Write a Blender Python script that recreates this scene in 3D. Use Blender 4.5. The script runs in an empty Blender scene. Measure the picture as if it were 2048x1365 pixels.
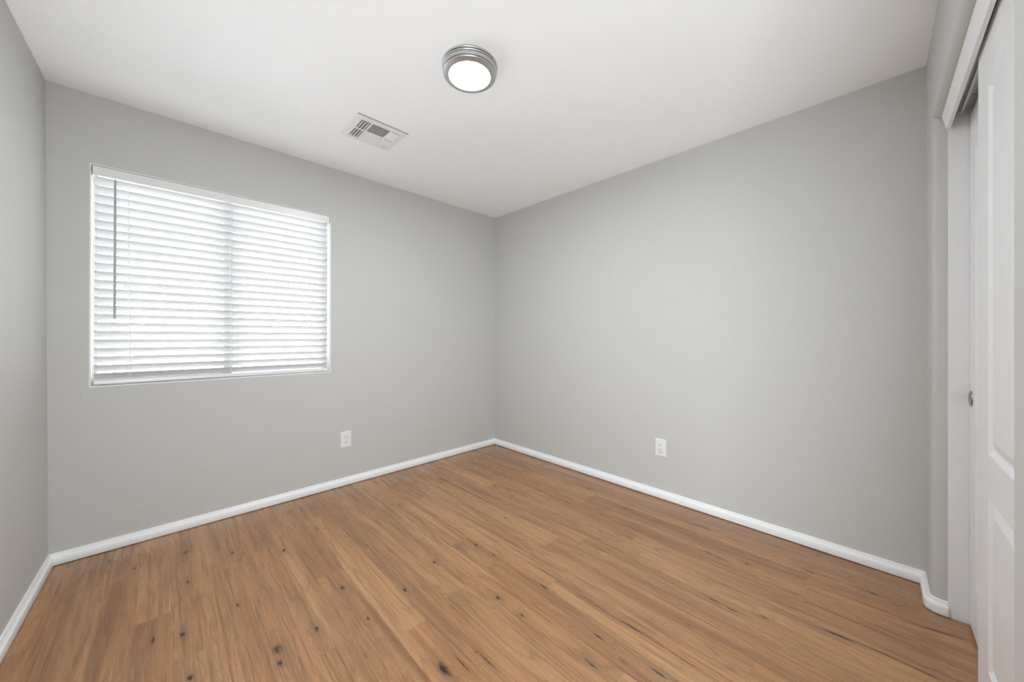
import bpy, bmesh, math, random
import numpy as np
from mathutils import Vector, Matrix
from mathutils.geometry import tessellate_polygon

random.seed(7)
S = bpy.context.scene
C = S.collection
PI = math.pi

# ------------------------------------------------------------------ camera
YAW, PITCH, ROLL, CAMH = 0.8001, 0.0014, 0.0021, 1.1621
F0 = Vector((math.cos(YAW), math.sin(YAW), 0))
R0 = Vector((math.sin(YAW), -math.cos(YAW), 0))
U0 = Vector((0, 0, 1))
Fw = F0 * math.cos(PITCH) + U0 * math.sin(PITCH)
Up = -F0 * math.sin(PITCH) + U0 * math.cos(PITCH)
Rc = R0 * math.cos(ROLL) + Up * math.sin(ROLL)
Uc = -R0 * math.sin(ROLL) + Up * math.cos(ROLL)
cam_data = bpy.data.cameras.new('camera')
cam = bpy.data.objects.new('camera', cam_data)
C.objects.link(cam)
cam_data.sensor_width = 36.0
cam_data.lens = 718.3 / 2048 * 36.0
cam_data.shift_y = -10.6 / 2048
cam_data.clip_start = 0.02
M = Matrix.Identity(4)
for i in range(3):
    M[i][0] = Rc[i]; M[i][1] = Uc[i]; M[i][2] = -Fw[i]
M[2][3] = CAMH
cam.matrix_world = M
S.camera = cam

# ------------------------------------------------------------------ sky, light, exposure
W = bpy.data.worlds.new('sky')
S.world = W
W.use_nodes = True
wn = W.node_tree
wn.nodes.clear()
wo = wn.nodes.new('ShaderNodeOutputWorld')
wb = wn.nodes.new('ShaderNodeBackground')
wb.inputs['Color'].default_value = (0.91, 0.96, 1.0, 1)      # bright overcast sky
wb.inputs['Strength'].default_value = 15.5
wn.links.new(wb.outputs[0], wo.inputs[0])

S.view_settings.view_transform = 'Standard'
S.view_settings.look = 'None'
S.view_settings.gamma = 1
S.view_settings.use_curve_mapping = False
S.view_settings.exposure = 0.07
S.cycles.max_bounces = 14
S.cycles.diffuse_bounces = 10
S.cycles.glossy_bounces = 5
S.cycles.transmission_bounces = 8
S.cycles.transparent_max_bounces = 12
S.cycles.use_denoising = True
S.cycles.sample_clamp_indirect = 80.0

# added fill lamp, unseen in the entry doorway, set low and aimed upward
hd = bpy.data.lights.new('fill_light', 'AREA')
hd.shape = 'RECTANGLE'; hd.size = 0.30; hd.size_y = 0.50
hd.energy = 40; hd.color = (0.87, 0.945, 1.0)
ho = bpy.data.objects.new('fill_light', hd)
ho.location = (-0.20, -0.26, 0.40)
ho.rotation_euler = (Vector((2.5, 1.2, 1.8)) - ho.location).to_track_quat('-Z', 'Y').to_euler()
C.objects.link(ho)
# ceiling lamp's own light (the LED disc under the ceiling fixture)
LAMP = Vector((1.038, 1.360, 2.44))
ld = bpy.data.lights.new('lamp_light', 'AREA')
ld.shape = 'DISK'
ld.size = 0.19
ld.energy = 21.0
ld.color = (0.885, 0.95, 1.0)
lo = bpy.data.objects.new('lamp_light', ld)
lo.location = (LAMP.x, LAMP.y, 2.44 - 0.0535)
C.objects.link(lo)
# sky portal just outside the window glass (helps sampling of the same sky)
pd = bpy.data.lights.new('window_portal', 'AREA')
pd.shape = 'RECTANGLE'; pd.size = 1.19; pd.size_y = 1.2
pd.cycles.is_portal = True
po = bpy.data.objects.new('window_portal', pd)
po.location = (0.318, 2.9136 + 0.16, 1.478)
po.rotation_euler = (-PI / 2, 0, 0)
C.objects.link(po)

# ------------------------------------------------------------------ dimensions
H = 2.44
XR, XL, YW, YC, ANG = 2.5718, -0.4191, 2.9136, -0.1440, 0.0086
LEAN = 0.0077            # the left wall is slightly out of plumb
LA = 0.0178              # and slightly out of square
B0 = 0.1661


def cp(u, n, z=0.0):
    """closet frame: u along the closet wall, n depth behind its face"""
    b = B0 + n
    return Vector((u + b * ANG, u * ANG - b, z))


# ------------------------------------------------------------------ materials
def new_mat(name):
    m = bpy.data.materials.new(name)
    m.use_nodes = True
    return m, m.node_tree, m.node_tree.nodes['Principled BSDF']


def simple(name, col, rough=0.5, metal=0.0, spec=0.5):
    m, t, p = new_mat(name)
    p.inputs['Base Color'].default_value = (*col, 1)
    p.inputs['Roughness'].default_value = rough
    p.inputs['Metallic'].default_value = metal
    p.inputs['Specular IOR Level'].default_value = spec
    return m


def textured_paint(name, col, bump=0.25, scale=38, rough=0.75):
    """hand-trowelled knock-down drywall texture under flat paint"""
    m, t, p = new_mat(name)
    N, L = t.nodes, t.links
    tc = N.new('ShaderNodeTexCoord')
    n1 = N.new('ShaderNodeTexNoise'); n1.inputs['Scale'].default_value = scale
    n1.inputs['Detail'].default_value = 3; n1.inputs['Distortion'].default_value = 0.6
    L.new(tc.outputs['Object'], n1.inputs['Vector'])
    n2 = N.new('ShaderNodeTexNoise'); n2.inputs['Scale'].default_value = 1.6
    n2.inputs['Detail'].default_value = 2
    L.new(tc.outputs['Object'], n2.inputs['Vector'])
    r1 = N.new('ShaderNodeValToRGB')
    r1.color_ramp.elements[0].position = 0.47; r1.color_ramp.elements[1].position = 0.56
    L.new(n1.outputs[0], r1.inputs[0])
    r2 = N.new('ShaderNodeMapRange')
    r2.inputs['From Min'].default_value = 0.35; r2.inputs['From Max'].default_value = 0.7
    L.new(n2.outputs[0], r2.inputs['Value'])
    mu = N.new('ShaderNodeMath'); mu.operation = 'MULTIPLY'
    L.new(r1.outputs[0], mu.inputs[0]); L.new(r2.outputs[0], mu.inputs[1])
    bp = N.new('ShaderNodeBump'); bp.inputs['Strength'].default_value = bump
    bp.inputs['Distance'].default_value = 0.0016
    L.new(mu.outputs[0], bp.inputs['Height'])
    L.new(bp.outputs[0], p.inputs['Normal'])
    p.inputs['Base Color'].default_value = (*col, 1)
    p.inputs['Roughness'].default_value = rough
    p.inputs['Specular IOR Level'].default_value = 0.3
    return m


M_wall = textured_paint('wall_paint', (0.565, 0.566, 0.552))
M_ceil = textured_paint('ceiling_paint', (0.912, 0.925, 0.932), bump=0.2)
M_trim = simple('trim_enamel', (0.90, 0.91, 0.92), 0.35)
M_jamb = simple('jamb_enamel', (0.83, 0.84, 0.85), 0.35)
M_return = textured_paint('window_return_white', (0.82, 0.82, 0.81), bump=0.15)
M_plate = simple('white_plastic', (0.80, 0.80, 0.80), 0.3)
M_cap = simple('milky_plastic_cap', (0.70, 0.70, 0.70), 0.35)
M_dark = simple('slot_black', (0.03, 0.03, 0.03), 0.6)
M_vinyl = simple('window_vinyl', (0.62, 0.62, 0.61), 0.4)
M_vent = simple('vent_enamel', (0.80, 0.80, 0.80), 0.4)
M_edge_shade = simple('vent_edge_shade', (0.36, 0.36, 0.36), 0.9)
M_duct = simple('duct_grey', (0.30, 0.30, 0.30), 0.7)
M_track = simple('track_aluminium', (0.62, 0.63, 0.64), 0.35, 0.6)
M_chrome = simple('pull_chrome', (0.42, 0.42, 0.42), 0.2, 1.0)
M_closet = simple('closet_paint', (0.55, 0.55, 0.54), 0.8)
M_ground = simple('gravel_ground', (0.62, 0.62, 0.62), 0.9)
M_wand = simple('clear_grey_wand', (0.42, 0.42, 0.42), 0.25)
M_cord = simple('blind_cord', (0.9, 0.9, 0.9), 0.8)


def door_mat():
    m, t, p = new_mat('door_enamel_woodgrain')
    N, L = t.nodes, t.links
    tc = N.new('ShaderNodeTexCoord')
    mp = N.new('ShaderNodeMapping'); mp.inputs['Scale'].default_value = (140, 140, 5)
    n = N.new('ShaderNodeTexNoise'); n.inputs['Scale'].default_value = 1.0; n.inputs['Detail'].default_value = 3
    L.new(tc.outputs['Object'], mp.inputs[0]); L.new(mp.outputs[0], n.inputs['Vector'])
    b = N.new('ShaderNodeBump'); b.inputs['Strength'].default_value = 0.25; b.inputs['Distance'].default_value = 0.0006
    L.new(n.outputs[0], b.inputs['Height']); L.new(b.outputs[0], p.inputs['Normal'])
    p.inputs['Base Color'].default_value = (0.83, 0.84, 0.85, 1)
    p.inputs['Roughness'].default_value = 0.38
    return m


M_door = door_mat()


def slat_mat():
    m, t, p = new_mat('blind_slat')
    N, L = t.nodes, t.links
    p.inputs['Base Color'].default_value = (0.64, 0.64, 0.64, 1)
    p.inputs['Roughness'].default_value = 0.4
    tr = N.new('ShaderNodeBsdfTranslucent'); tr.inputs[0].default_value = (0.95, 0.95, 0.95, 1)
    mx = N.new('ShaderNodeMixShader'); mx.inputs[0].default_value = 0.008
    out = N['Material Output'] if 'Material Output' in N else N.new('ShaderNodeOutputMaterial')
    L.new(p.outputs[0], mx.inputs[1]); L.new(tr.outputs[0], mx.inputs[2])
    L.new(mx.outputs[0], out.inputs['Surface'])
    return m


M_slat = slat_mat()


def glass_mat():
    m, t, p = new_mat('window_glass')
    N, L = t.nodes, t.links
    tr = N.new('ShaderNodeBsdfTransparent'); tr.inputs[0].default_value = (0.94, 0.945, 0.945, 1)
    gl = N.new('ShaderNodeBsdfGlossy'); gl.inputs['Roughness'].default_value = 0.02
    fr = N.new('ShaderNodeFresnel'); fr.inputs[0].default_value = 1.5
    mx = N.new('ShaderNodeMixShader')
    L.new(fr.outputs[0], mx.inputs[0]); L.new(tr.outputs[0], mx.inputs[1]); L.new(gl.outputs[0], mx.inputs[2])
    L.new(mx.outputs[0], N['Material Output'].inputs['Surface'])
    return m


M_glass = glass_mat()


def nickel_mat():
    m, t, p = new_mat('brushed_nickel')
    N, L = t.nodes, t.links
    tc = N.new('ShaderNodeTexCoord')
    mp = N.new('ShaderNodeMapping'); mp.inputs['Scale'].default_value = (4, 4, 420)
    n = N.new('ShaderNodeTexNoise'); n.inputs['Scale'].default_value = 1; n.inputs['Detail'].default_value = 2
    L.new(tc.outputs['Object'], mp.inputs[0]); L.new(mp.outputs[0], n.inputs['Vector'])
    r = N.new('ShaderNodeMapRange'); r.inputs['To Min'].default_value = 0.28; r.inputs['To Max'].default_value = 0.42
    L.new(n.outputs[0], r.inputs['Value']); L.new(r.outputs[0], p.inputs['Roughness'])
    p.inputs['Base Color'].default_value = (0.58, 0.58, 0.58, 1)
    p.inputs['Metallic'].default_value = 0.85
    return m


M_nickel = nickel_mat()


def diffuser_mat():
    m, t, p = new_mat('lamp_diffuser')
    p.inputs['Base Color'].default_value = (0.9, 0.9, 0.9, 1)
    p.inputs['Emission Color'].default_value = (1, 0.99, 0.97, 1)
    p.inputs['Emission Strength'].default_value = 14
    return m


M_diff = diffuser_mat()


def floor_mat():
    m, t, p = new_mat('oak_plank_floor')
    N, L = t.nodes, t.links

    def attr(n):
        a = N.new('ShaderNodeAttribute'); a.attribute_name = n; return a

    def math_(op, a, b=None, c=None, clamp=False):
        q = N.new('ShaderNodeMath'); q.operation = op; q.use_clamp = clamp
        for i, v in enumerate((a, b, c)):
            if v is None: continue
            if isinstance(v, (int, float)): q.inputs[i].default_value = v
            else: L.new(v, q.inputs[i])
        return q.outputs[0]

    def noise(vec, scale, detail=2, rough=0.5, dist=0.0):
        mp = N.new('ShaderNodeMapping'); mp.inputs['Scale'].default_value = scale
        L.new(vec, mp.inputs[0])
        n = N.new('ShaderNodeTexNoise'); n.inputs['Scale'].default_value = 1
        n.inputs['Detail'].default_value = detail; n.inputs['Roughness'].default_value = rough
        n.inputs['Distortion'].default_value = dist
        L.new(mp.outputs[0], n.inputs['Vector'])
        return n.outputs[0]

    def mix(fac, a, b, mode='MIX'):
        q = N.new('ShaderNodeMix'); q.data_type = 'RGBA'; q.blend_type = mode
        if isinstance(fac, (int, float)): q.inputs[0].default_value = fac
        else: L.new(fac, q.inputs[0])
        for i, v in ((6, a), (7, b)):
            if isinstance(v, tuple): q.inputs[i].default_value = (*v, 1)
            else: L.new(v, q.inputs[i])
        return q.outputs[2]

    def rng(v, a, b, c=0.0, d=1.0):
        q = N.new('ShaderNodeMapRange')
        q.inputs['From Min'].default_value = a; q.inputs['From Max'].default_value = b
        q.inputs['To Min'].default_value = c; q.inputs['To Max'].default_value = d
        L.new(v, q.inputs['Value']); return q.outputs[0]

    gv = attr('grain').outputs['Vector']            # per-plank shifted coordinates, metres
    tone = attr('tone').outputs['Fac']
    hue = attr('hue').outputs['Fac']
    knot = attr('knot').outputs['Fac']
    halo = attr('halo').outputs['Fac']
    seam = attr('seam').outputs['Fac']
    # growth-ring field: contour lines of a long soft noise, bent round the knots
    f0 = noise(gv, (9, 0.9, 1), 1, 0.4)
    f1 = math_('ADD', math_('MULTIPLY', f0, 9.0), math_('MULTIPLY', halo, 1.6))
    wob = noise(gv, (60, 6, 1), 2)
    f2 = math_('ADD', f1, math_('MULTIPLY', wob, 0.35))
    ring = math_('PINGPONG', f2, 0.5)
    ring2 = rng(ring, 0.0, 0.5)
    fibre = noise(gv, (430, 9, 1), 3, 0.65)
    fibre2 = noise(gv, (150, 2.6, 1), 4, 0.65, 0.2)
    line = noise(gv, (75, 1.3, 1), 3, 0.6, 0.4)
    streak = noise(gv, (30, 0.9, 1), 3, 0.6, 0.5)
    broad = noise(gv, (12, 0.7, 1), 2, 0.5)
    red = noise(gv, (8, 1.1, 2), 2, 0.5)
    light = (0.525, 0.285, 0.132)
    mid = (0.380, 0.175, 0.070)
    dark = (0.175, 0.083, 0.038)
    c = mix(rng(broad, 0.36, 0.64), mid, light)
    c = mix(math_('MULTIPLY', rng(red, 0.48, 0.68), 0.50), c, (0.46, 0.205, 0.092))
    c = mix(math_('MULTIPLY', rng(hue, 0.0, 1.0), 0.35), c, (0.44, 0.265, 0.140))
    c = mix(math_('MULTIPLY', rng(streak, 0.53, 0.70), 0.60), c, dark)
    patch = noise(gv, (16, 1.6, 3), 3, 0.6, 0.8)
    c = mix(math_('MULTIPLY', rng(patch, 0.50, 0.72), 0.55), c, (0.190, 0.112, 0.066))
    pore = noise(gv, (620, 55, 1), 2, 0.6)
    c = mix(math_('MULTIPLY', rng(pore, 0.54, 0.70), 0.42), c, (0.13, 0.068, 0.036))
    c = mix(math_('MULTIPLY', rng(line, 0.60, 0.66), 0.50), c, dark)
    c = mix(math_('MULTIPLY', rng(ring2, 0.80, 1.0), 0.40), c, dark)
    c = mix(math_('MULTIPLY', rng(fibre2, 0.56, 0.72), 0.50), c, dark)
    c = mix(math_('MULTIPLY', rng(fibre2, 0.46, 0.30), 0.28), c, (0.60, 0.375, 0.21))
    c = mix(math_('MULTIPLY', rng(fibre, 0.50, 0.70), 0.36), c, (0.18, 0.09, 0.045))
    c = mix(math_('MULTIPLY', rng(fibre, 0.48, 0.30), 0.20), c, (0.60, 0.38, 0.22))
    sc = N.new('ShaderNodeVectorMath'); sc.operation = 'SCALE'
    L.new(c, sc.inputs[0]); L.new(tone, sc.inputs['Scale'])
    c = sc.outputs[0]
    c = mix(math_('MULTIPLY', halo, 0.45, clamp=True), c, (0.22, 0.12, 0.062))
    kv = math_('ADD', knot, math_('MULTIPLY', math_('SUBTRACT', noise(gv, (170, 60, 1), 3, 0.6), 0.5), 1.3))
    kn = math_('MULTIPLY', rng(kv, 0.22, 0.85), rng(knot, 0.05, 0.30), clamp=True)
    c = mix(kn, c, (0.030, 0.019, 0.014))
    c = mix(math_('MULTIPLY', seam, 0.55), c, (0.12, 0.07, 0.04))
    L.new(c, p.inputs['Base Color'])
    L.new(rng(fibre2, 0.3, 0.7, 0.24, 0.34), p.inputs['Roughness'])
    p.inputs['Specular IOR Level'].default_value = 0.6
    h = math_('ADD', math_('MULTIPLY', fibre, 0.6), math_('MULTIPLY', knot, -0.4))
    h = math_('ADD', h, math_('MULTIPLY', seam, -0.8))
    b = N.new('ShaderNodeBump'); b.inputs['Strength'].default_value = 0.35; b.inputs['Distance'].default_value = 0.0005
    L.new(h, b.inputs['Height']); L.new(b.outputs[0], p.inputs['Normal'])
    return m


M_floor = floor_mat()


# ------------------------------------------------------------------ helpers
def obj(name, bm, mat, parent=None, smooth=False, autosmooth=None, recalc=True):
    me = bpy.data.meshes.new(name)
    if recalc:
        bmesh.ops.recalc_face_normals(bm, faces=bm.faces)
    bm.to_mesh(me); bm.free()
    me.materials.append(mat)
    if smooth:
        for p in me.polygons: p.use_smooth = True
        if autosmooth:
            me.set_sharp_from_angle(angle=math.radians(autosmooth))
    o = bpy.data.objects.new(name, me)
    C.objects.link(o)
    if parent: o.parent = parent
    return o


def struct(name, bm, mat, parent=None, **k):
    o = obj(name, bm, mat, parent, **k)
    if parent is None: o['kind'] = 'structure'
    return o


def empty(name, loc, label, cat, group=None, mat=None):
    e = bpy.data.objects.new(name, None)
    e.empty_display_size = 0.05
    C.objects.link(e)
    if mat is not None: e.matrix_world = mat
    else: e.location = loc
    e['label'] = label; e['category'] = cat
    if group: e['group'] = group
    return e


def add_box(bm, lo, hi, mtx=None, bevel=0.0):
    r = bmesh.ops.create_cube(bm, size=1)
    vs = r['verts']
    for v in vs:
        v.co = Vector([(lo[i] + hi[i]) / 2 + v.co[i] * (hi[i] - lo[i]) for i in range(3)])
    if bevel > 0:
        es = list({e for v in vs for e in v.link_edges})
        rr = bmesh.ops.bevel(bm, geom=es, offset=bevel, segments=2, affect='EDGES', profile=0.5)
        vs = list({v for f in rr['faces'] for v in f.verts} | {v for v in vs if v.is_valid})
    if mtx is not None:
        for v in vs: v.co = mtx @ v.co
    return vs


def add_lathe(bm, prof, seg=64, mtx=None):
    """prof: list of (radius, z)"""
    rings = []
    for r, z in prof:
        if r < 1e-6:
            rings.append([bm.verts.new((0, 0, z))])
        else:
            rings.append([bm.verts.new((r * math.cos(2 * PI * k / seg), r * math.sin(2 * PI * k / seg), z)) for k in range(seg)])
    for a, b in zip(rings, rings[1:]):
        for k in range(seg):
            k2 = (k + 1) % seg
            if len(a) == 1 and len(b) == 1: continue
            if len(a) == 1: bm.faces.new((a[0], b[k], b[k2]))
            elif len(b) == 1: bm.faces.new((a[k], b[0], a[k2]))
            else: bm.faces.new((a[k], b[k], b[k2], a[k2]))
    if mtx is not None:
        for ring in rings:
            for v in ring: v.co = mtx @ v.co


def add_tube(bm, pts, r, seg=8):
    rings = []
    n = len(pts)
    for i, p in enumerate(pts):
        p = Vector(p)
        d = (Vector(pts[min(i + 1, n - 1)]) - Vector(pts[max(i - 1, 0)])).normalized()
        a = d.cross(Vector((0, 1, 0)))
        if a.length < 0.1: a = d.cross(Vector((1, 0, 0)))
        a.normalize(); b = d.cross(a)
        rings.append([bm.verts.new(p + (a * math.cos(2 * PI * k / seg) + b * math.sin(2 * PI * k / seg)) * r) for k in range(seg)])
    for a, b in zip(rings, rings[1:]):
        for k in range(seg):
            k2 = (k + 1) % seg
            bm.faces.new((a[k], b[k], b[k2], a[k2]))
    bm.faces.new(rings[0]); bm.faces.new(rings[-1])


def loops_strip(bm, loops, closed=True):
    vl = [[bm.verts.new(p) for p in lp] for lp in loops]
    for a, b in zip(vl, vl[1:]):
        n = len(a)
        for k in range(n if closed else n - 1):
            k2 = (k + 1) % n
            bm.faces.new((a[k], a[k2], b[k2], b[k]))
    return vl


def poly_holes(bm, outer, holes, to3d):
    """outer and holes are lists of bm verts matched to 2-D points"""
    pls = [[Vector((p[0], p[1], 0)) for p in l[0]] for l in [outer] + holes]
    vs = [v for l in [outer] + holes for v in l[1]]
    for t in tessellate_polygon(pls):
        try: bm.faces.new([vs[i] for i in t])
        except ValueError: pass


# ------------------------------------------------------------------ room shell
# back wall (with the window opening)
WX0, WX1, WZ0, WZ1 = -0.276, 0.9085, 0.891, 2.070
WD = 0.15
bm = bmesh.new()
RB = 0.009
prof = [(RB * (1 - math.sin(a)), RB * (1 - math.cos(a))) for a in [i * PI / 2 / 6 for i in range(7)]]
def rect(out, d):
    return [(WX0 - out, YW + d, WZ0 - out), (WX1 + out, YW + d, WZ0 - out), (WX1 + out, YW + d, WZ1 + out), (WX0 - out, YW + d, WZ1 + out)]
def outerw(d):
    return [(XL + LEAN, YW + d, 0), (XR, YW + d, 0), (XR, YW + d, H), (XL - LEAN, YW + d, H)]
loops_strip(bm, [outerw(WD), outerw(0), rect(RB + 0.004, 0)] + [rect(o_, d_) for o_, d_ in prof] + [rect(0, WD), outerw(WD)])
bmesh.ops.remove_doubles(bm, verts=bm.verts, dist=1e-5)
for f in bm.faces:          # the drywall returns of the window take the whiter second material
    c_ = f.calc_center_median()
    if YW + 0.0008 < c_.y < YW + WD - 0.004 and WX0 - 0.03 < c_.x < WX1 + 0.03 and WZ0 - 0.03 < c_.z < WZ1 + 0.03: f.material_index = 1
wb_ = struct('wall_back', bm, M_wall, smooth=True, autosmooth=40)
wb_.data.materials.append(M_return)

# left wall, right wall
YB = YC - 0.03 - 0.12
def wall_slab(name, p0, p1, t0, t1, n, th=0.12):
    """p0,p1 floor ends, t0,t1 the same ends at the ceiling, n outward direction"""
    bm = bmesh.new()
    n = Vector(n)
    a = [Vector((*p0, 0)), Vector((*p1, 0)), Vector((*t1, H)), Vector((*t0, H))]
    b = [v + n * th for v in a]
    va = [bm.verts.new(v) for v in a]; vb = [bm.verts.new(v) for v in b]
    bm.faces.new(va); bm.faces.new(vb[::-1])
    for k in range(4):
        k2 = (k + 1) % 4
        bm.faces.new((va[k], va[k2], vb[k2], vb[k]))
    return struct(name, bm, M_wall)
dyl = YW - YB
wall_slab('wall_left', (XL + LEAN, YW), (XL - LA * dyl, YB), (XL - LEAN, YW), (XL - LA * dyl, YB), (-1, 0, 0))
wall_slab('wall_right', (XR, YW), (XR, YB - 0.8), (XR, YW), (XR, YB - 0.8), (1, 0, 0))

# front wall with the closet opening
CM0 = Matrix.Rotation(ANG, 4, 'Z') @ Matrix.Translation((0, -B0, 0))
UF, UN, ZH = 2.345, 1.062, 2.086
R2 = 0.024
bm = bmesh.new()
TH = 0.115
prof2 = [(R2 * (1 - math.sin(a)), R2 * (1 - math.cos(a))) for a in [i * PI / 2 / 6 for i in range(7)]]
def uo(o_, d_):
    return [cp(UF + o_, d_, 0), cp(UF + o_, d_, ZH + o_), cp(UN - o_, d_, ZH + o_), cp(UN - o_, d_, 0)]
vl = loops_strip(bm, [uo(R2 + 0.003, 0)] + [uo(o_, d_) for o_, d_ in prof2] + [uo(0, TH)], closed=False)
UL = -0.55
DU0, DU1, DZ = -0.36, 0.43, 2.04       # unseen entry doorway behind the camera, added to let fill light in
for d_, lp in ((0, vl[0]), (TH, vl[-1])):
    o_ = R2 + 0.003 if d_ == 0 else 0
    right = [bm.verts.new(cp(XR + 0.01, d_, 0)), bm.verts.new(cp(XR + 0.01, d_, H)), bm.verts.new(cp(UL, d_, H)), bm.verts.new(cp(UL, d_, 0))]
    dq = [bm.verts.new(cp(DU1, d_, 0)), bm.verts.new(cp(DU1, d_, DZ)), bm.verts.new(cp(DU0, d_, DZ)), bm.verts.new(cp(DU0, d_, 0))]
    if d_ == 0: dq0 = dq
    top_r = bm.verts.new(cp(UF + o_, d_, H)); top_l = bm.verts.new(cp(UN - o_, d_, H))
    bm.faces.new((lp[0], right[0], right[1], top_r, lp[1]))
    bm.faces.new((lp[1], top_r, top_l, lp[2]))
    dt = [bm.verts.new(cp(DU1, d_, H)), bm.verts.new(cp(DU0, d_, H))]
    bm.faces.new((lp[2], top_l, dt[0], dq[1], dq[0], lp[3]))
    bm.faces.new((dt[0], dt[1], dq[2], dq[1]))
    bm.faces.new((dt[1], right[2], right[3], dq[3], dq[2]))
for k in range(3):
    bm.faces.new((dq0[k], dq0[k + 1], dq[k + 1], dq[k]))
struct('wall_front', bm, M_wall, smooth=True, autosmooth=40)

# closet shell behind the doors
bm = bmesh.new()
add_box(bm, (0.88, -(B0 + 0.80), 0), (XR, -(B0 + 0.70), H)); struct('wall_closet_back', bm, M_closet)
bm = bmesh.new()
add_box(bm, (0.86, -(B0 + 0.70), 0), (0.90, -(B0 + TH + 0.03), H)); struct('wall_closet_side', bm, M_closet)

# short unseen hall, added with the entry doorway for the fill light
bm = bmesh.new()
add_box(bm, (-0.70, -1.60, 0), (0.86, -1.50, H)); struct('wall_added_hall_back', bm, M_closet)
bm = bmesh.new()
add_box(bm, (-0.70, -1.50, 0), (-0.545, -(B0 + TH + 0.006), H)); struct('wall_added_hall_left', bm, M_closet)
bm = bmesh.new()
add_box(bm, (0.86, -1.50, 0), (0.90, -(B0 + 0.70), H)); struct('wall_added_hall_right', bm, M_closet)
# painted casing round the added entry doorway
bm = bmesh.new()
add_box(bm, (DU0 - 0.055, 0.0, 0), (DU0, 0.014, DZ + 0.055), CM0, 0.003)
add_box(bm, (DU1, 0.0, 0), (DU1 + 0.055, 0.014, DZ + 0.055), CM0, 0.003)
add_box(bm, (DU0, 0.0, DZ), (DU1, 0.014, DZ + 0.055), CM0, 0.003)
struct('trim_4', bm, M_trim)

# ceiling
bm = bmesh.new()
add_box(bm, (-0.72, -1.65, H), (XR + 0.12, YW + WD, H + 0.1))
# rectangular duct hole is modelled by the vent's own dark recess below the ceiling face
struct('ceiling', bm, M_ceil)

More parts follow.
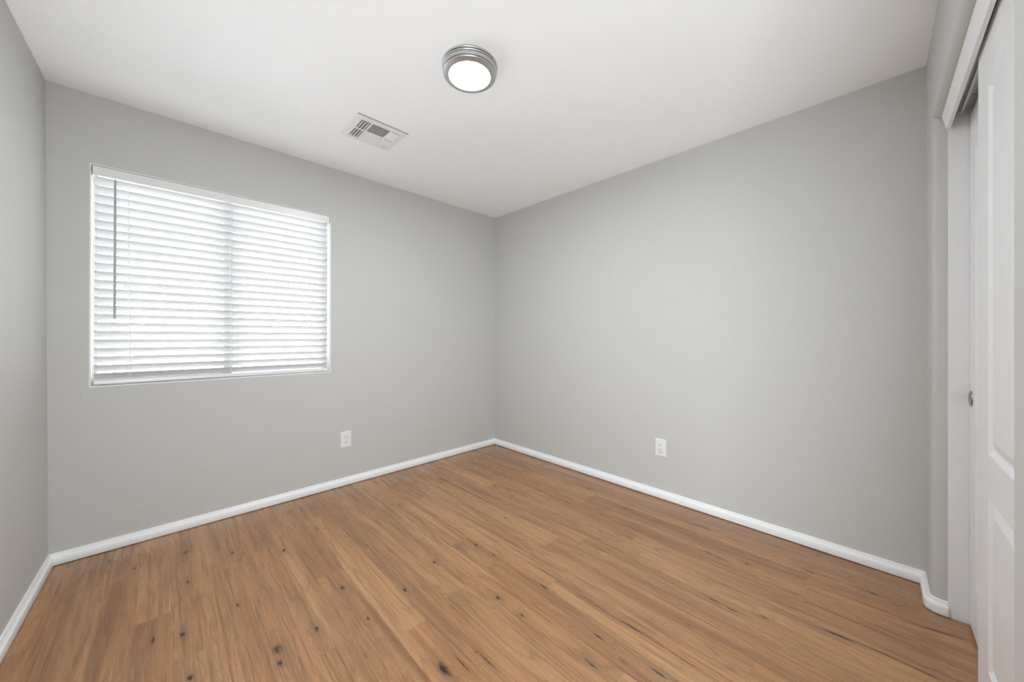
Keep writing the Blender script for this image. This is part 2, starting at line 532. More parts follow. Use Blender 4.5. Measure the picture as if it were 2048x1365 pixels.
# ------------------------------------------------------------------ floor planks
def build_floor():
    PW = 0.1245
    rows = []
    joints = {0: 1.95, -2: 1.877, -8: 2.52, 1: 1.345, 3: 1.66, 5: 1.538, 6: 1.30, 7: 1.185, 9: 0.994, 12: 0.715, 10: 1.46, 11: 0.247,
              2: 0.62, 4: 2.30, 8: 2.12, 13: 2.05, 14: 1.25, -1: 1.30, -3: 1.42, -4: 2.34, -5: 1.05, -6: 1.75, -7: 2.08, -9: 1.6, -10: 2.2}
    rnd = random.Random(11)
    X0, X1, Y0, Y1 = -0.70, 2.60, -1.55, 2.93
    LEN = 1.22
    planks = []
    k = -12
    while 0.7735 + PW * k < X1:
        xa = 0.7735 + PW * k
        j = joints.get(k, rnd.uniform(0, LEN))
        y = j - LEN * math.ceil((j - Y0) / LEN)
        while y < Y1:
            planks.append((max(xa, X0), min(xa + PW, X1), xa, max(y, Y0), min(y + LEN, Y1), y))
            y += LEN
        k += 1
    # knots (x, y, half-width across, half-length along, strength); y runs with the grain
    K = KNOTS
    V = []; Fc = []; att = {'tone': [], 'hue': [], 'knot': [], 'halo': [], 'seam': []}; grain = []
    base = 0
    for (x0, x1, xa, y0, y1, ya) in planks:
        if x1 - x0 < 0.004 or y1 - y0 < 0.004: continue
        vis = not (y1 < -0.28 or (x1 < 0.0 and y1 < 0.3))
        nx = max(2, int(round((x1 - x0) / (0.0040 if vis else 0.03))) + 1)
        ny = max(2, int(round((y1 - y0) / (0.0075 if vis else 0.05))) + 1)
        e = 0.0007
        xs = np.concatenate(([x0, x0 + e], np.linspace(x0 + 0.003, x1 - 0.003, nx), [x1 - e, x1]))
        ys = np.concatenate(([y0, y0 + 0.0009], np.linspace(y0 + 0.004, y1 - 0.004, ny), [y1 - 0.0009, y1]))
        gx, gy = np.meshgrid(xs, ys)
        gx = gx.ravel(); gy = gy.ravel()
        n = len(gx)
        V.append(np.stack([gx, gy, np.zeros(n)], 1))
        w, h = len(xs), len(ys)
        ii = np.arange(h - 1)[:, None] * w + np.arange(w - 1)[None, :]
        ii = ii.ravel() + base
        Fc.append(np.stack([ii, ii + 1, ii + 1 + w, ii + w], 1))
        base += n
        tone = rnd.uniform(0.90, 1.08); hue = rnd.random() * 0.8
        att['tone'].append(np.full(n, tone)); att['hue'].append(np.full(n, hue))
        ox, oy, oz = rnd.uniform(0, 50), rnd.uniform(0, 50), rnd.uniform(0, 50)
        kn = np.zeros(n); ha = np.zeros(n)
        for (kx, ky, a, b, s, slope) in K:
            if not (x0 - 0.002 <= kx <= x1 + 0.002): continue
            if not (y0 - 0.03 <= ky <= y1 + 0.03): continue
            dx = gx - kx - slope * (gy - ky); dy = gy - ky
            r2 = (dx / a) ** 2 + (dy / b) ** 2
            kn = np.maximum(kn, s * np.exp(-r2 * 0.9))
            rh = (dx / (a * 2.6 + 0.004)) ** 2 + (dy / (b * 2.4 + 0.012)) ** 2
            ha = np.maximum(ha, min(1.0, 0.25 + s * 0.6) * np.exp(-rh))
        att['knot'].append(kn); att['halo'].append(ha)
        se = np.zeros(n)
        se[(gx <= x0 + 1e-9) | (gx >= x1 - 1e-9)] = 0.8
        se[(gy <= y0 + 1e-9) | (gy >= y1 - 1e-9)] = 1.0
        att['seam'].append(se)
        grain.append(np.stack([gx + ox, gy + oy, np.full(n, oz)], 1))
    V = np.concatenate(V).astype(np.float32); Fc = np.concatenate(Fc).astype(np.int32)
    me = bpy.data.meshes.new('floor')
    me.vertices.add(len(V)); me.vertices.foreach_set('co', V.ravel())
    me.loops.add(Fc.size); me.loops.foreach_set('vertex_index', Fc.ravel())
    me.polygons.add(len(Fc))
    me.polygons.foreach_set('loop_start', np.arange(len(Fc), dtype=np.int32) * 4)
    me.polygons.foreach_set('loop_total', np.full(len(Fc), 4, dtype=np.int32))
    me.update(calc_edges=True)
    for kx, vals in att.items():
        a = me.attributes.new(kx, 'FLOAT', 'POINT')
        a.data.foreach_set('value', np.concatenate(vals).astype(np.float32))
    a = me.attributes.new('grain', 'FLOAT_VECTOR', 'POINT')
    a.data.foreach_set('vector', np.concatenate(grain).astype(np.float32).ravel())
    me.materials.append(M_floor)
    o = bpy.data.objects.new('floor', me)
    C.objects.link(o)
    o['kind'] = 'structure'
    return o


#KNOTS_BEGIN
KNOTS = [
    (-0.1942, 2.7663, 0.0045, 0.028, 0.95, 0), (-0.0999, 2.5924, 0.006, 0.013, 0.9, 0), (0.0882, 2.5946, 0.009, 0.016, 0.95, 0), (0.2688, 2.4206, 0.009, 0.016, 0.95, 0),
    (0.0848, 2.2778, 0.006, 0.013, 0.9, 0), (0.2325, 1.9342, 0.006, 0.013, 0.9, 0), (0.0565, 1.8915, 0.009, 0.016, 0.95, 0), (-0.0251, 1.9322, 0.0045, 0.028, 0.95, 0),
    (-0.0784, 1.9836, 0.0026, 0.022, 0.7, 0), (0.1831, 2.352, 0.0035, 0.008, 0.8, 0), (0.0692, 2.5065, 0.0035, 0.008, 0.8, 0), (0.0693, 1.635, 0.009, 0.016, 0.95, 0),
    (-0.3241, 2.5375, 0.0026, 0.022, 0.7, 0), (0.0364, 2.2505, 0.0025, 0.004, 0.7, 0), (-0.1147, 2.2036, 0.0025, 0.004, 0.7, 0), (0.2453, 2.3367, 0.0035, 0.008, 0.8, 0),
    (0.2072, 2.5048, 0.0035, 0.008, 0.8, 0), (0.4695, 2.2544, 0.009, 0.016, 0.95, 0), (0.386, 2.3349, 0.0035, 0.008, 0.8, 0), (0.361, 2.1694, 0.0035, 0.008, 0.8, 0),
    (0.3003, 1.9012, 0.0026, 0.022, 0.7, 0), (0.5956, 2.7197, 0.006, 0.013, 0.9, 0), (0.6655, 2.3633, 0.0045, 0.028, 0.95, 0), (0.6192, 2.1101, 0.0026, 0.022, 0.7, 0),
    (0.8178, 2.363, 0.006, 0.013, 0.9, 0), (0.8096, 1.9884, 0.006, 0.013, 0.9, 0), (0.8861, 1.866, 0.0035, 0.008, 0.8, 0), (1.1676, 2.3051, 0.006, 0.013, 0.9, 0),
    (1.055, 2.2962, 0.0035, 0.008, 0.8, 0), (1.001, 1.598, 0.009, 0.016, 0.95, 0), (1.1268, 1.7994, 0.0026, 0.022, 0.7, 0), (1.2497, 1.5707, 0.009, 0.016, 0.95, 0),
    (1.2615, 1.4327, 0.006, 0.013, 0.9, 0), (1.0688, 1.1864, 0.009, 0.016, 0.95, 0), (0.5947, 1.732, 0.009, 0.016, 0.95, 0), (0.7971, 1.5207, 0.009, 0.016, 0.95, 0),
    (0.7781, 1.4235, 0.0026, 0.022, 0.7, 0), (0.9164, 1.4283, 0.0035, 0.008, 0.8, 0), (0.8911, 1.2761, 0.0026, 0.022, 0.7, 0), (0.6073, 1.4694, 0.006, 0.013, 0.9, 0),
    (0.5568, 1.472, 0.0035, 0.008, 0.8, 0), (0.4392, 1.5582, 0.009, 0.016, 0.95, 0), (0.3064, 1.5587, 0.016, 0.03, 0.75, 0), (0.2998, 1.486, 0.009, 0.016, 0.95, 0),
    (0.5292, 1.3087, 0.0026, 0.022, 0.7, 0), (0.4158, 1.4604, 0.0026, 0.022, 0.7, 0), (0.7044, 1.0628, 0.014, 0.035, 0.95, 0), (0.7632, 1.0341, 0.003, 0.06, 0.85, 0),
    (0.8277, 1.0389, 0.0035, 0.008, 0.8, 0), (0.8344, 0.987, 0.003, 0.06, 0.85, 0), (1.1835, 1.8033, 0.0026, 0.022, 0.7, 0), (1.5724, 1.6708, 0.006, 0.013, 0.9, 0),
    (1.5107, 1.5181, 0.0026, 0.022, 0.7, 0), (1.4139, 1.4325, 0.0026, 0.022, 0.7, 0), (1.5042, 1.2823, 0.0026, 0.022, 0.7, 0), (2.0427, 1.5354, 0.0026, 0.022, 0.7, 0),
    (2.2436, 1.2, 0.0045, 0.028, 0.95, 0), (2.3691, 1.1186, 0.0025, 0.004, 0.7, 0), (2.0819, 1.0301, 0.0025, 0.004, 0.7, 0), (2.0272, 1.0281, 0.0026, 0.022, 0.7, 0),
    (1.7937, 1.1283, 0.0026, 0.022, 0.7, 0), (1.872, 1.0813, 0.0026, 0.022, 0.7, 0), (1.6636, 0.8857, 0.0026, 0.022, 0.7, 0), (1.2702, 1.0915, 0.0045, 0.028, 0.95, 0),
    (1.0748, 1.0436, 0.006, 0.013, 0.9, 0), (1.0584, 1.1488, 0.0035, 0.008, 0.8, 0), (1.2103, 0.7639, 0.0045, 0.028, 0.95, 0), (1.0905, 0.7176, 0.0045, 0.028, 0.95, 0),
    (1.182, 0.6442, 0.0035, 0.008, 0.8, 0), (1.229, 0.5391, 0.0045, 0.028, 0.95, 0), (2.1013, 0.6473, 0.0045, 0.028, 0.95, 0), (2.0965, 0.5882, 0.0045, 0.028, 0.95, 0),
    (2.1445, 0.4821, 0.006, 0.013, 0.9, 0), (2.346, 0.5889, 0.003, 0.06, 0.85, 0), (1.7413, 0.514, 0.0045, 0.028, 0.95, 0), (1.7389, 0.4418, 0.0045, 0.028, 0.95, 0),
    (1.5198, 0.5417, 0.0035, 0.008, 0.8, 0), (1.8851, 0.5119, 0.0026, 0.022, 0.7, 0), (2.4386, 0.4047, 0.0045, 0.028, 0.95, 0), (2.2939, 0.2513, 0.0045, 0.028, 0.95, 0),
    (2.3094, 0.0231, 0.0045, 0.028, 0.95, 0), (1.9484, 0.3478, 0.0026, 0.022, 0.7, 0), (1.7883, 0.3396, 0.006, 0.013, 0.9, 0), (2.0448, -0.1197, 0.0026, 0.022, 0.7, 0),
    (2.2893, 2.6847, 0.0045, 0.028, 0.95, 0), (2.3337, 2.5023, 0.0035, 0.008, 0.8, 0), (2.4351, 2.1306, 0.0045, 0.028, 0.95, 0), (2.2376, 2.1462, 0.0045, 0.028, 0.95, 0),
    (1.8536, 2.0916, 0.006, 0.013, 0.9, 0), (1.6343, 2.015, 0.0045, 0.028, 0.95, 0), (2.0341, 1.7868, 0.006, 0.013, 0.9, 0), (2.2775, 1.7366, 0.0045, 0.028, 0.95, 0),
    (2.2767, 1.6591, 0.0035, 0.008, 0.8, 0), (2.3249, 1.5549, 0.006, 0.013, 0.9, 0), (1.6256, 2.5007, 0.006, 0.013, 0.9, 0), (1.6269, 2.3356, 0.0035, 0.008, 0.8, 0),
    (2.179, 1.4363, 0.0035, 0.008, 0.8, 0), (2.043, 1.5141, 0.0026, 0.022, 0.7, 0), (2.2374, 1.2157, 0.0035, 0.008, 0.8, 0), (1.2121, 2.8008, 0.0045, 0.028, 0.95, 0),
    (1.255, 2.6541, 0.0035, 0.008, 0.8, 0), (1.4437, 2.5783, 0.006, 0.013, 0.9, 0), (1.4508, 2.4278, 0.0035, 0.008, 0.8, 0), (0.9761, 2.8272, 0.0035, 0.008, 0.8, 0),
    (0.6665, 2.6987, 0.003, 0.06, 0.85, 0), (1.2838, 2.2034, 0.0025, 0.004, 0.7, 0), (1.3513, 1.1369, 0.0022, 0.1501, 0.95, -0.0269), (1.3453, 0.8669, 0.0024, 0.1157, 0.95, 0.0152),
    (1.3459, 0.7027, 0.004, 0.0649, 0.95, -0.0369), (1.3447, 0.5282, 0.0018, 0.1271, 0.95, 0.0291), (1.8885, 0.1102, 0.0055, 0.0688, 0.95, -0.1281), (1.897, -0.0033, 0.0032, 0.0561, 0.95, -0.0111),
    (1.8946, -0.1004, 0.0032, 0.0507, 0.95, 0.0652), (2.1979, -0.159, 0.005, 0.0852, 0.95, -0.2359), (1.712, 1.9974, 0.0028, 0.1821, 0.95, -0.0706),
]
#KNOTS_END
build_floor()

# ------------------------------------------------------------------ baseboards
BBP = [(0.0, 0.060), (0.0065, 0.060), (0.0085, 0.0575), (0.0095, 0.050), (0.0125, 0.0465), (0.0135, 0.043),
       (0.0185, 0.0395), (0.0195, 0.036), (0.020, 0.006), (0.0190, 0.0040), (0.0, 0.0040)]
def baseboard(name, pts, side, d0=None, d1=None):
    """pts: plan polyline on the wall face; side: +1 = room lies left of the travel direction; d0/d1: direction of the
    neighbouring run before / after, for the mitres"""
    bm = bmesh.new()
    P = [Vector(p[:2]) for p in pts]
    dirs = [(P[i + 1] - P[i]).normalized() for i in range(len(P) - 1)]
    def nrm(d): return Vector((-d.y, d.x)) * side
    loops = []
    for i, p in enumerate(P):
        da = dirs[i - 1] if i > 0 else (Vector(d0).normalized() if d0 else dirs[0])
        db = dirs[i] if i < len(dirs) else (Vector(d1).normalized() if d1 else dirs[-1])
        m = nrm(da) + nrm(db)
        m = m / m.length_squared * 2
        loops.append([Vector((p.x + m.x * t, p.y + m.y * t, z)) for t, z in BBP])
    vl = loops_strip(bm, loops, closed=True)
    bm.faces.new(vl[0]); bm.faces.new(vl[-1][::-1])
    return struct(name, bm, M_trim, smooth=True, autosmooth=28)

L0 = (XL + LEAN * 0.95, YW); B_ = (XR, YW); Rr = cp(XR, 0)
Rr = (XR, Rr.y)
Ln = (XL - LA * (YW - 0.2), -0.05)
baseboard('baseboard_left', [L0, (XL + LEAN * .1 - LA * (YW + 0.10), -0.10)], 1, d0=(-1, 0))
baseboard('baseboard_back', [B_, L0], 1, d0=(0, 1), d1=(0, -1))
baseboard('baseboard_right', [Rr, B_], 1, d0=(1, 0), d1=(-1, 0))
arc = [cp(UF + R2 * (1 - math.sin(a)), R2 * (1 - math.cos(a))) for a in (PI / 2 * .33, PI / 2 * .72, PI / 2)]
# travel from the jamb, round the bullnose, to the right-wall corner
path = [cp(UF, 0.0455), cp(UF, 0.030)] + arc[::-1][0:] + [cp(UF + R2, 0), Rr]
baseboard('baseboard_front', [tuple(p)[:2] for p in path], 1, d1=(0, 1))
baseboard('baseboard_entry', [tuple(cp(DU1 + 0.055, 0))[:2], tuple(cp(UN - R2, 0))[:2]], -1)

# ------------------------------------------------------------------ closet opening trim
CM = Matrix.Rotation(ANG, 4, 'Z') @ Matrix.Translation((0, -B0, 0))   # local x = u, local y = -n

bm = bmesh.new()          # side jamb board on the far reveal
add_box(bm, (UF - 0.010, -0.150, 0.0), (UF, -0.0455, ZH), CM, 0.0012)
struct('trim_1', bm, M_jamb)
bm = bmesh.new()          # near jamb board
add_box(bm, (UN, -0.150, 0.0), (UN + 0.010, -0.0455, ZH), CM, 0.0012)
struct('trim_2', bm, M_jamb)
bm = bmesh.new()          # fascia board that hides the track
fz1, fz0, n1, n0 = 2.085, 2.027, 0.0275, 0.041
sec = [(-n1, fz1), (-n0, fz0), (-(n0 + 0.011), fz0 + 0.0015), (-(n1 + 0.012), fz1)]
lp = [[CM @ Vector((x, a, z)) for a, z in sec] for x in (UN + 0.001, UF - 0.0105)]
vl = loops_strip(bm, lp)
bm.faces.new(vl[0]); bm.faces.new(vl[1])
struct('trim_3', bm, M_trim)

# track
tr = empty('closet_door_track', (0, 0, 0), 'white metal sliding door track fixed under the closet header behind the fascia board', 'track',
           mat=CM @ Matrix.Translation((1.7, -0.10, ZH)))
def trk(name, boxes, mat=M_track):
    bm = bmesh.new()
    for lo_, hi_ in boxes: add_box(bm, lo_, hi_, None, 0.0004)
    return obj(name, bm, mat, tr)
x0, x1 = UN + 0.012 - 1.7, UF - 0.012 - 1.7
def nz(n): return -(n) + 0.10
trk('top_plate', [((x0, nz(0.112), -0.002), (x1, nz(0.054), 0))])
trk('front_rail', [((x0, nz(0.062), -0.016), (x1, nz(0.0605), -0.002)), ((x0, nz(0.081), -0.0215), (x1 - 0.012, nz(0.0790), -0.002)),
                   ((x0, nz(0.0795), -0.0215), (x1 - 0.012, nz(0.0735), -0.0200))])
trk('rear_rail', [((x0, nz(0.112), -0.014), (x1, nz(0.1105), -0.002))])
for (ux, nn) in ((2.20, 0.095), (2.02, 0.098), (1.55, 0.095)):
    bm = bmesh.new()
    add_lathe(bm, [(0, -0.0045), (0.0035, -0.004), (0.0045, -0.002)], 12, Matrix.Translation((ux - 1.7, nz(nn), 0)))
    obj('screw', bm, M_duct, tr)


# ------------------------------------------------------------------ closet doors
def arch_outline(u0, u1, z0, z1, rise, d, seg=22):
    """panel outline inset by d: straight sides, raised double-curve (cathedral) top"""
    pts = [(u0 + d, z0 + d), (u1 - d, z0 + d), (u1 - d, z1 - d)]
    for k in range(1, seg):
        t = k / seg
        x = (u1 - d) + (u0 - u1 + 2 * d) * t
        s = 1 - abs(2 * t - 1)
        zz = z1 - d + rise * (0.5 - 0.5 * math.cos(PI * min(1, s * 1.15)))
        pts.append((x, zz))
    pts.append((u0 + d, z1 - d))
    return pts

def make_door(name, u0, u1, nf, th, stile0, stile1):
    z0, z1 = 0.010, 2.056
    bm = bmesh.new()
    P0, P1 = u0 + stile0, u1 - stile1
    def v3(q, dep): return CM @ Vector((q[0], -(nf + dep), q[1]))
    outer = [(u0, z0), (u1, z0), (u1, z1), (u0, z1)]
    ov = [bm.verts.new(v3(q, 0)) for q in outer]
    holes = []
    for (a, b, rise, seg) in ((0.205, 0.708, 0.0, 0), (0.828, 1.885, 0.085, 22)):
        steps = [(0, 0), (0.004, 0.0028), (0.010, 0.0065), (0.014, 0.0085), (0.020, 0.0085), (0.032, 0.0045), (0.044, 0.0018)]
        prev = None
        for dd, dep in steps:
            if rise: q = arch_outline(P0, P1, a, b, rise, dd, seg)
            else: q = [(P0 + dd, a + dd), (P1 - dd, a + dd), (P1 - dd, b - dd), (P0 + dd, b - dd)]
            vs = [bm.verts.new(v3(x, dep)) for x in q]
            if prev is None: holes.append((q, vs))
            else:
                for k in range(len(vs)):
                    k2 = (k + 1) % len(vs)
                    bm.faces.new((prev[k], prev[k2], vs[k2], vs[k]))
            prev = vs
        pls = [[Vector((x[0], x[1], 0)) for x in q]]
        for t in tessellate_polygon(pls): bm.faces.new([prev[i] for i in t])
    poly_holes(bm, (outer, ov), holes, None)
    bv = [bm.verts.new(v3(q, th)) for q in outer]
    bm.faces.new(bv[::-1])
    for k in range(4):
        k2 = (k + 1) % 4
        bm.faces.new((ov[k], ov[k2], bv[k2], bv[k]))
    return struct(name, bm, M_door, smooth=True, autosmooth=12)

d1 = make_door('door_1', 1.074, 1.836, 0.0605, 0.0300, 0.120, 0.145)
d2 = make_door('door_2', 1.575, 2.333, 0.1015, 0.0320, 0.110, 0.108)
# finger pull on the rear door
PM = CM @ Matrix.Translation((2.298, -0.1015, 0.918)) @ Matrix.Rotation(-PI / 2, 4, 'X')
bm = bmesh.new()
add_lathe(bm, [(0.0, 0.0007), (0.017, 0.0007), (0.0225, 0.0012), (0.0245, 0.0038), (0.0275, 0.0046), (0.0305, 0.0034), (0.0315, 0.0002)], 40, PM)
pull = obj('finger_pull', bm, M_chrome, None, smooth=True)
pull.parent = d2
pull['label'] = 'round chrome recessed finger pull'

# ------------------------------------------------------------------ window
wy = YW + 0.085
bm = bmesh.new()
fo = [(WX0, wy, WZ0), (WX1, wy, WZ0), (WX1, wy, WZ1), (WX0, wy, WZ1)]
fw = 0.034
def fr(i, y, l=0.0):
    # the left member is half hidden behind the drywall return
    return [(WX0 + max(0.0005, i - 0.020), y, WZ0 + i), (WX1 - i, y, WZ0 + i), (WX1 - i, y, WZ1 - i), (WX0 + max(0.0005, i - 0.020), y, WZ1 - i)]
loops_strip(bm, [fr(0.0005, YW + WD - 0.005), fr(0.0005, wy), fr(fw - 0.010, wy), fr(fw - 0.008, wy + 0.012), fr(fw, wy + 0.014), fr(fw, YW + WD - 0.005), fr(0.0005, YW + WD - 0.005)])
win = struct('window_1', bm, M_vinyl)
def wpart(name, boxes, mat, bev=0.001):
    bm = bmesh.new()
    for lo_, hi_ in boxes: add_box(bm, lo_, hi_, None, bev)
    o = obj(name, bm, mat, win)
    return o
MX0, MX1 = 0.285, 0.331
wpart('meeting_stile', [((MX0, wy + 0.002, WZ0 + fw), (MX1, wy + 0.045, WZ1 - fw))], M_vinyl)
wpart('sash_frame', [((WX0 + fw - 0.020, wy + 0.016, WZ0 + fw), (MX0, wy + 0.04, WZ0 + fw + 0.022)),
                     ((WX0 + fw - 0.020, wy + 0.016, WZ1 - fw - 0.022), (MX0, wy + 0.04, WZ1 - fw))], M_vinyl)
wpart('pane', [((WX0 + fw - 0.024, wy + 0.027, WZ0 + fw + 0.004), (MX0 + 0.004, wy + 0.030, WZ1 - fw - 0.004))], M_glass, 0)
wpart('pane', [((MX1 - 0.004, wy + 0.037, WZ0 + fw - 0.004), (WX1 - fw + 0.004, wy + 0.040, WZ1 - fw + 0.004))], M_glass, 0)

# ------------------------------------------------------------------ blind
bl = empty('window_blind', (0.318, YW + 0.03, 2.07), 'white horizontal slat blind hanging inside the window recess, slats tilted nearly shut', 'blind')
inv = Matrix.Translation((-0.318, -(YW + 0.03), -2.07))
BX0, BX1 = -0.266, 0.893
def bpart(name, bm, mat, **k):
    bmesh.ops.transform(bm, matrix=inv, verts=bm.verts)
    return obj(name, bm, mat, bl, **k)
bm = bmesh.new(); add_box(bm, (WX0 + 0.004, YW + 0.006, 2.019), (WX1 - 0.006, YW + 0.014, 2.0680), None, 0.0018)
add_box(bm, (WX0 + 0.004, YW + 0.0145, 2.019), (WX0 + 0.010, YW + 0.055, 2.0680), None, 0.001)
add_box(bm, (WX1 - 0.012, YW + 0.0145, 2.019), (WX1 - 0.006, YW + 0.055, 2.0680), None, 0.001)
bpart('valance', bm, M_plate)
bm = bmesh.new(); add_box(bm, (BX0 + 0.006, YW + 0.020, 2.028), (BX1 - 0.006, YW + 0.062, 2.0680), None, 0.002)
bpart('headrail', bm, M_plate)
yc_ = YW + 0.040
PITCHS = 0.0461
TILT = math.radians(44.5)
SW = 0.050
nsl = 24
ztop = 1.998
def slat_bm(cx0, cx1, zc, tilt, mtx=None):
    bm = bmesh.new()
    seg = 6; th = 0.0026
    secs = []
    for sgn in (1, -1):
        row = []
        for k in range(seg + 1):
            t = -SW / 2 + SW * k / seg
            c = 0.0022 * (1 - (2 * t / SW) ** 2) + sgn * th / 2 * (1 - 0.35 * (abs(2 * t / SW) ** 6))
            row.append((t, c))
        secs.append(row)
    sec = secs[0] + secs[1][::-1]
    ct, st = math.cos(tilt), math.sin(tilt)
    # t runs from the room edge (negative y, raised) to the window edge (lowered)
    pts = [(yc_ + t * ct + c * st, zc - t * st + c * ct) for t, c in sec]
    lp = [[(x, y, z) for y, z in pts] for x in (cx0, cx1)]
    vl = loops_strip(bm, lp)
    bm.faces.new(vl[0]); bm.faces.new(vl[1][::-1])
    return bm
slat0 = None
for i in range(nsl):
    z = ztop - PITCHS * i
    tl = TILT
    if i == nsl - 1: tl = math.radians(42); z += 0.003
    if slat0 is None or i == nsl - 1:
        o = bpart('slat', slat_bm(BX0, BX1, z, tl), M_slat, smooth=True, autosmooth=30)
        if slat0 is None: slat0 = o; z00 = z
    else:
        o = slat0.copy(); C.objects.link(o); o.parent = bl
        o.location = (0, 0, z - z00)
zlast = ztop - PITCHS * (nsl - 1)
bm = bmesh.new(); add_box(bm, (BX0, YW + 0.014, 0.8985), (BX1, YW + 0.064, 0.9190), None, 0.003)
bpart('bottom_rail', bm, M_plate)
for lx in (-0.141, 0.309, 0.749):
    bm = bmesh.new()
    yf = yc_ - SW / 2 * math.cos(TILT) - 0.0025
    yb = yc_ + SW / 2 * math.cos(TILT) + 0.0025
    add_tube(bm, [(lx, yf, 2.03), (lx + 0.003, yf, 1.5), (lx + 0.010, yf, 0.9225)], 0.0011, 6)
    add_tube(bm, [(lx, yb, 2.03), (lx + 0.003, yb, 1.5), (lx + 0.010, yb, 0.9225)], 0.0011, 6)
    for i in range(nsl):
        z = ztop - PITCHS * i
        s = SW / 2 * math.sin(TILT)
        add_tube(bm, [(lx + 0.001, yf, z + s - 0.0045), (lx + 0.001, yb, z - s - 0.0045)], 0.0007, 5)
    bpart('ladder_cord', bm, M_cord)
bm = bmesh.new()
wx_ = -0.1905
wyf = YW + 0.010
add_tube(bm, [(wx_, wyf + 0.004, 2.022), (wx_, wyf + 0.001, 2.005)], 0.0016, 6)
add_tube(bm, [(wx_, wyf, 2.010), (wx_, wyf - 0.002, 1.6), (wx_, wyf - 0.003, 1.2535)], 0.0046, 6)
w_ = bpart('tilt_wand', bm, M_wand)
w_['label'] = 'grey translucent tilt wand'
bm = bmesh.new()
add_tube(bm, [(-0.2005, YW + 0.071, 2.03), (-0.2005, YW + 0.071, 0.93)], 0.0016, 6)
add_tube(bm, [(-0.194, YW + 0.071, 2.03), (-0.194, YW + 0.071, 0.93)], 0.0016, 6)
bpart('lift_cord', bm, M_wand)


# ------------------------------------------------------------------ outlets
def rounded_rect(w, h, r, seg=5):
    pts = []
    for cx_, cz_, a0 in ((w / 2 - r, h / 2 - r, 0), (-w / 2 + r, h / 2 - r, PI / 2), (-w / 2 + r, -h / 2 + r, PI), (w / 2 - r, -h / 2 + r, 1.5 * PI)):
        for k in range(seg + 1):
            a = a0 + PI / 2 * k / seg
            pts.append((cx_ + r * math.cos(a), cz_ + r * math.sin(a)))
    return pts

def prism(bm, pts, y0, y1, inset=0.0, yi=None):
    """local plate: x = across, z = up, -y = out into the room"""
    lp = [[(x, y0, z) for x, z in pts]]
    if inset:
        w = max(p[0] for p in pts); h = max(p[1] for p in pts)
        lp.append([(x, yi, z) for x, z in pts])
        lp.append([(x * (1 - inset / w), y1, z * (1 - inset / h)) for x, z in pts])
    else:
        lp.append([(x, y1, z) for x, z in pts])
    vl = loops_strip(bm, lp)
    bm.faces.new(vl[0]); bm.faces.new(vl[-1][::-1])

def outlet(mtx, label, upside, capped):
    e = empty('electrical_outlet', None, label, 'outlet', mat=mtx)
    bm = bmesh.new()
    prism(bm, rounded_rect(0.079, 0.124, 0.004), 0, -0.0065, 0.0045, -0.0025)
    obj('cover_plate', bm, M_plate, e, smooth=True, autosmooth=25)
    def face(zc, flip):
        bm = bmesh.new()
        pts = []
        for k in range(32):
            a = 2 * PI * k / 32
            x = 0.0172 * math.cos(a); z = max(-0.0135, min(0.0135, 0.0172 * math.sin(a)))
            pts.append((x, z + zc))
        vl = loops_strip(bm, [[(x, -0.006, z) for x, z in pts], [(x, -0.0082, z) for x, z in pts]])
        bm.faces.new(vl[-1])
        r = obj('receptacle', bm, M_plate, e)
        s = -1 if flip else 1
        bm = bmesh.new()
        add_box(bm, (-0.0078, -0.00855, zc + s * 0.004 - 0.0042), (-0.0052, -0.0080, zc + s * 0.004 + 0.0042))
        add_box(bm, (0.0052, -0.00855, zc + s * 0.004 - 0.0036), (0.0078, -0.0080, zc + s * 0.004 + 0.0036))
        mt = Matrix.Translation((0, -0.0080, zc - s * 0.0065)) @ Matrix.Rotation(PI / 2, 4, 'X')
        add_lathe(bm, [(0.0026, -0.0001), (0.0026, 0.0005), (0, 0.0005)], 14, mt)
        obj('slot', bm, M_dark, r)
    face(0.0195, upside)
    if capped:
        bm = bmesh.new()
        mt = Matrix.Translation((0.001, -0.0064, -0.0215)) @ Matrix.Rotation(PI / 2, 4, 'X')
        add_lathe(bm, [(0.0195, 0.0), (0.0195, 0.0035), (0.0180, 0.0052), (0.0125, 0.0058), (0.0115, 0.0045), (0.0, 0.0045)], 32, mt)
        o = obj('plug_cap', bm, M_cap, e, smooth=True, autosmooth=40)
        o['label'] = 'round milky plastic socket cap'
    else:
        face(-0.0195, upside)
    bm = bmesh.new()
    mt = Matrix.Translation((0, -0.0064, 0)) @ Matrix.Rotation(PI / 2, 4, 'X')
    add_lathe(bm, [(0.0032, 0.0), (0.0028, 0.0009), (0.0, 0.0011)], 14, mt)
    obj('screw', bm, M_plate, e)
    return e

outlet(Matrix.Translation((1.0245, YW, 0.3545)), 'white duplex wall outlet with open sockets below and right of the window', False, False)
outlet(Matrix.Translation((XR, 1.1085, 0.3620)) @ Matrix.Rotation(-PI / 2, 4, 'Z'),
       'white wall outlet on the long bare right wall, lower socket hidden by a round cap', True, True)

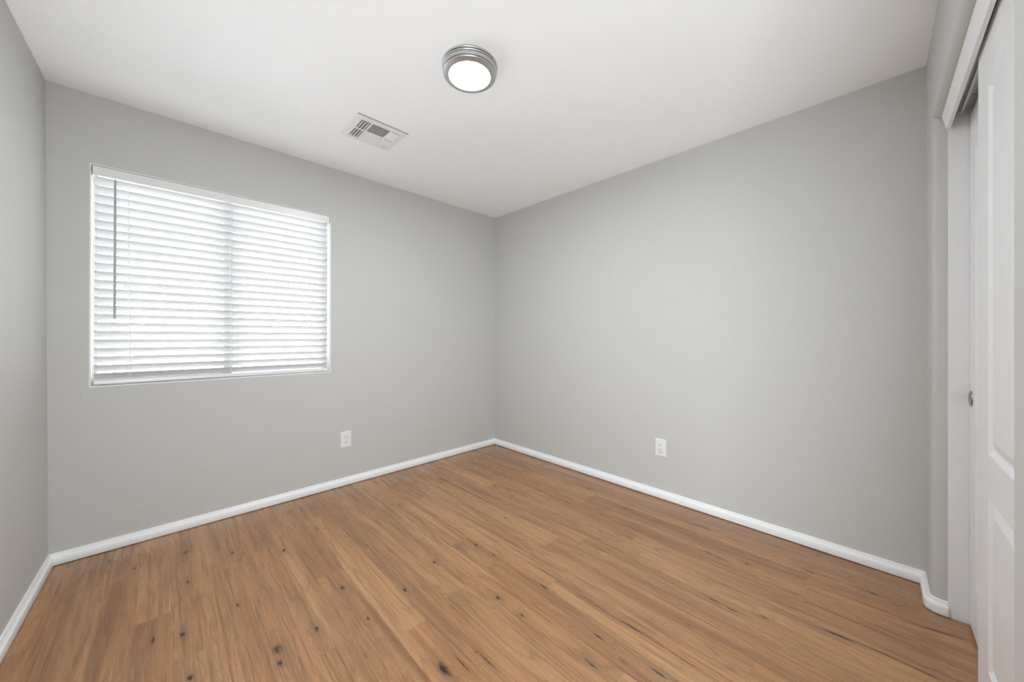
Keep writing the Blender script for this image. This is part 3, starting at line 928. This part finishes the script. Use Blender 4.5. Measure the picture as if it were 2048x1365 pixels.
# ------------------------------------------------------------------ ceiling light
cl = empty('ceiling_light', LAMP, 'round brushed nickel flush ceiling light with a glowing white disc', 'ceiling light')
bm = bmesh.new()
add_lathe(bm, [(0.0, 0.0), (0.1295, 0.0), (0.1310, -0.0015), (0.1310, -0.0075), (0.1295, -0.0090), (0.1235, -0.0092), (0.1225, -0.0120)], 96)
obj('base_ring', bm, M_nickel, cl, smooth=True, autosmooth=25)
bm = bmesh.new()
add_lathe(bm, [(0.1220, -0.0110), (0.1275, -0.0120), (0.1290, -0.0135), (0.1290, -0.0170), (0.1275, -0.0185), (0.1225, -0.0187), (0.1225, -0.0205),
               (0.1270, -0.0215), (0.1275, -0.0230), (0.1268, -0.0330), (0.1250, -0.0360), (0.1200, -0.0368), (0.1195, -0.0395), (0.1240, -0.0405), (0.1243, -0.0425),
               (0.1225, -0.0445), (0.1170, -0.0465), (0.1010, -0.0500), (0.0985, -0.0498), (0.0975, -0.0470)], 96)
obj('housing', bm, M_nickel, cl, smooth=True, autosmooth=25)
bm = bmesh.new()
add_lathe(bm, [(0.0980, -0.0472), (0.0972, -0.0490), (0.085, -0.0500), (0.05, -0.0508), (0.0, -0.0512)], 96)
obj('diffuser', bm, M_diff, cl, smooth=True)

# ------------------------------------------------------------------ ceiling vent
VC = Vector((0.952, 2.232, H))
cv = empty('ceiling_vent', VC, 'white rectangular four-way air register in the ceiling above the window wall', 'vent')
hx, hy = 0.156, 0.143
bm = bmesh.new()
# flange: stepped border with three louvre banks cut out, built as bars
ix, iy = 0.118, 0.108
def vr(a, b, z): return [(-a, -b, z), (a, -b, z), (a, b, z), (-a, b, z)]
loops_strip(bm, [vr(hx, hy, 0), vr(hx, hy, -0.003), vr(hx - 0.004, hy - 0.004, -0.0065), vr(ix + 0.006, iy + 0.006, -0.0085), vr(ix, iy, -0.0085), vr(ix, iy, -0.0005)])
obj('frame', bm, M_vent, cv)
bm = bmesh.new()
vs_ = [bm.verts.new(p) for p in vr(ix + 0.002, iy + 0.002, -0.0006)]
bm.faces.new(vs_)
obj('duct_opening', bm, M_duct, cv)
bm = bmesh.new()
bx = 0.058
add_box(bm, (-bx - 0.005, -iy, -0.0090), (-bx + 0.005, iy, -0.0060))
add_box(bm, (bx - 0.005, -iy, -0.0090), (bx + 0.005, iy, -0.0060))
add_box(bm, (-ix, -0.007, -0.0088), (-bx - 0.005, 0.007, -0.0062))
add_box(bm, (bx + 0.005, -0.007, -0.0088), (ix, 0.007, -0.0062))
add_box(bm, (-bx + 0.005, -0.004, -0.0088), (bx - 0.005, 0.004, -0.0062))
obj('cross_bar', bm, M_vent, cv)
def louver(cx_, cy_, lx_, ly_, rx, ry):
    bm = bmesh.new()
    mt = Matrix.Translation((cx_, cy_, -0.0085)) @ Matrix.Rotation(rx, 4, 'X') @ Matrix.Rotation(ry, 4, 'Y')
    add_box(bm, (-lx_ / 2, -ly_ / 2, -0.0010), (lx_ / 2, ly_ / 2, 0.0010), mt)
    obj('louver', bm, M_vent, cv)
for k in range(3):
    for sy in (-1, 1):
        px = 0.0165 * k
        louver(-0.108 + px * 1.08, sy * 0.057, 0.0155, 0.094, 0, math.radians(-38))
        louver(0.108 - px * 1.08, sy * 0.057, 0.0155, 0.094, 0, math.radians(38))
for k in range(6):
    yy = 0.013 + k * 0.0172
    louver(0, -yy, 0.104, 0.0120, math.radians(42), 0)
    louver(0, yy, 0.104, 0.0115, math.radians(-24), 0)
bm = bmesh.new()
add_box(bm, (-hx, -hy - 0.0045, -0.0038), (hx, -hy - 0.0002, -0.0001))  # grey strip that paints a shadow line along the near flange edge
obj('edge_shade_strip', bm, M_edge_shade, cv)
bm = bmesh.new()
add_box(bm, (0.108, 0.080, -0.022), (0.1115, 0.096, -0.008), None, 0.0008)
obj('damper_lever', bm, M_vent, cv)

# ------------------------------------------------------------------ outside
bm = bmesh.new()
add_box(bm, (-25, YW + WD + 0.02, -0.35), (25, 40, -0.30))
struct('ground', bm, M_ground)
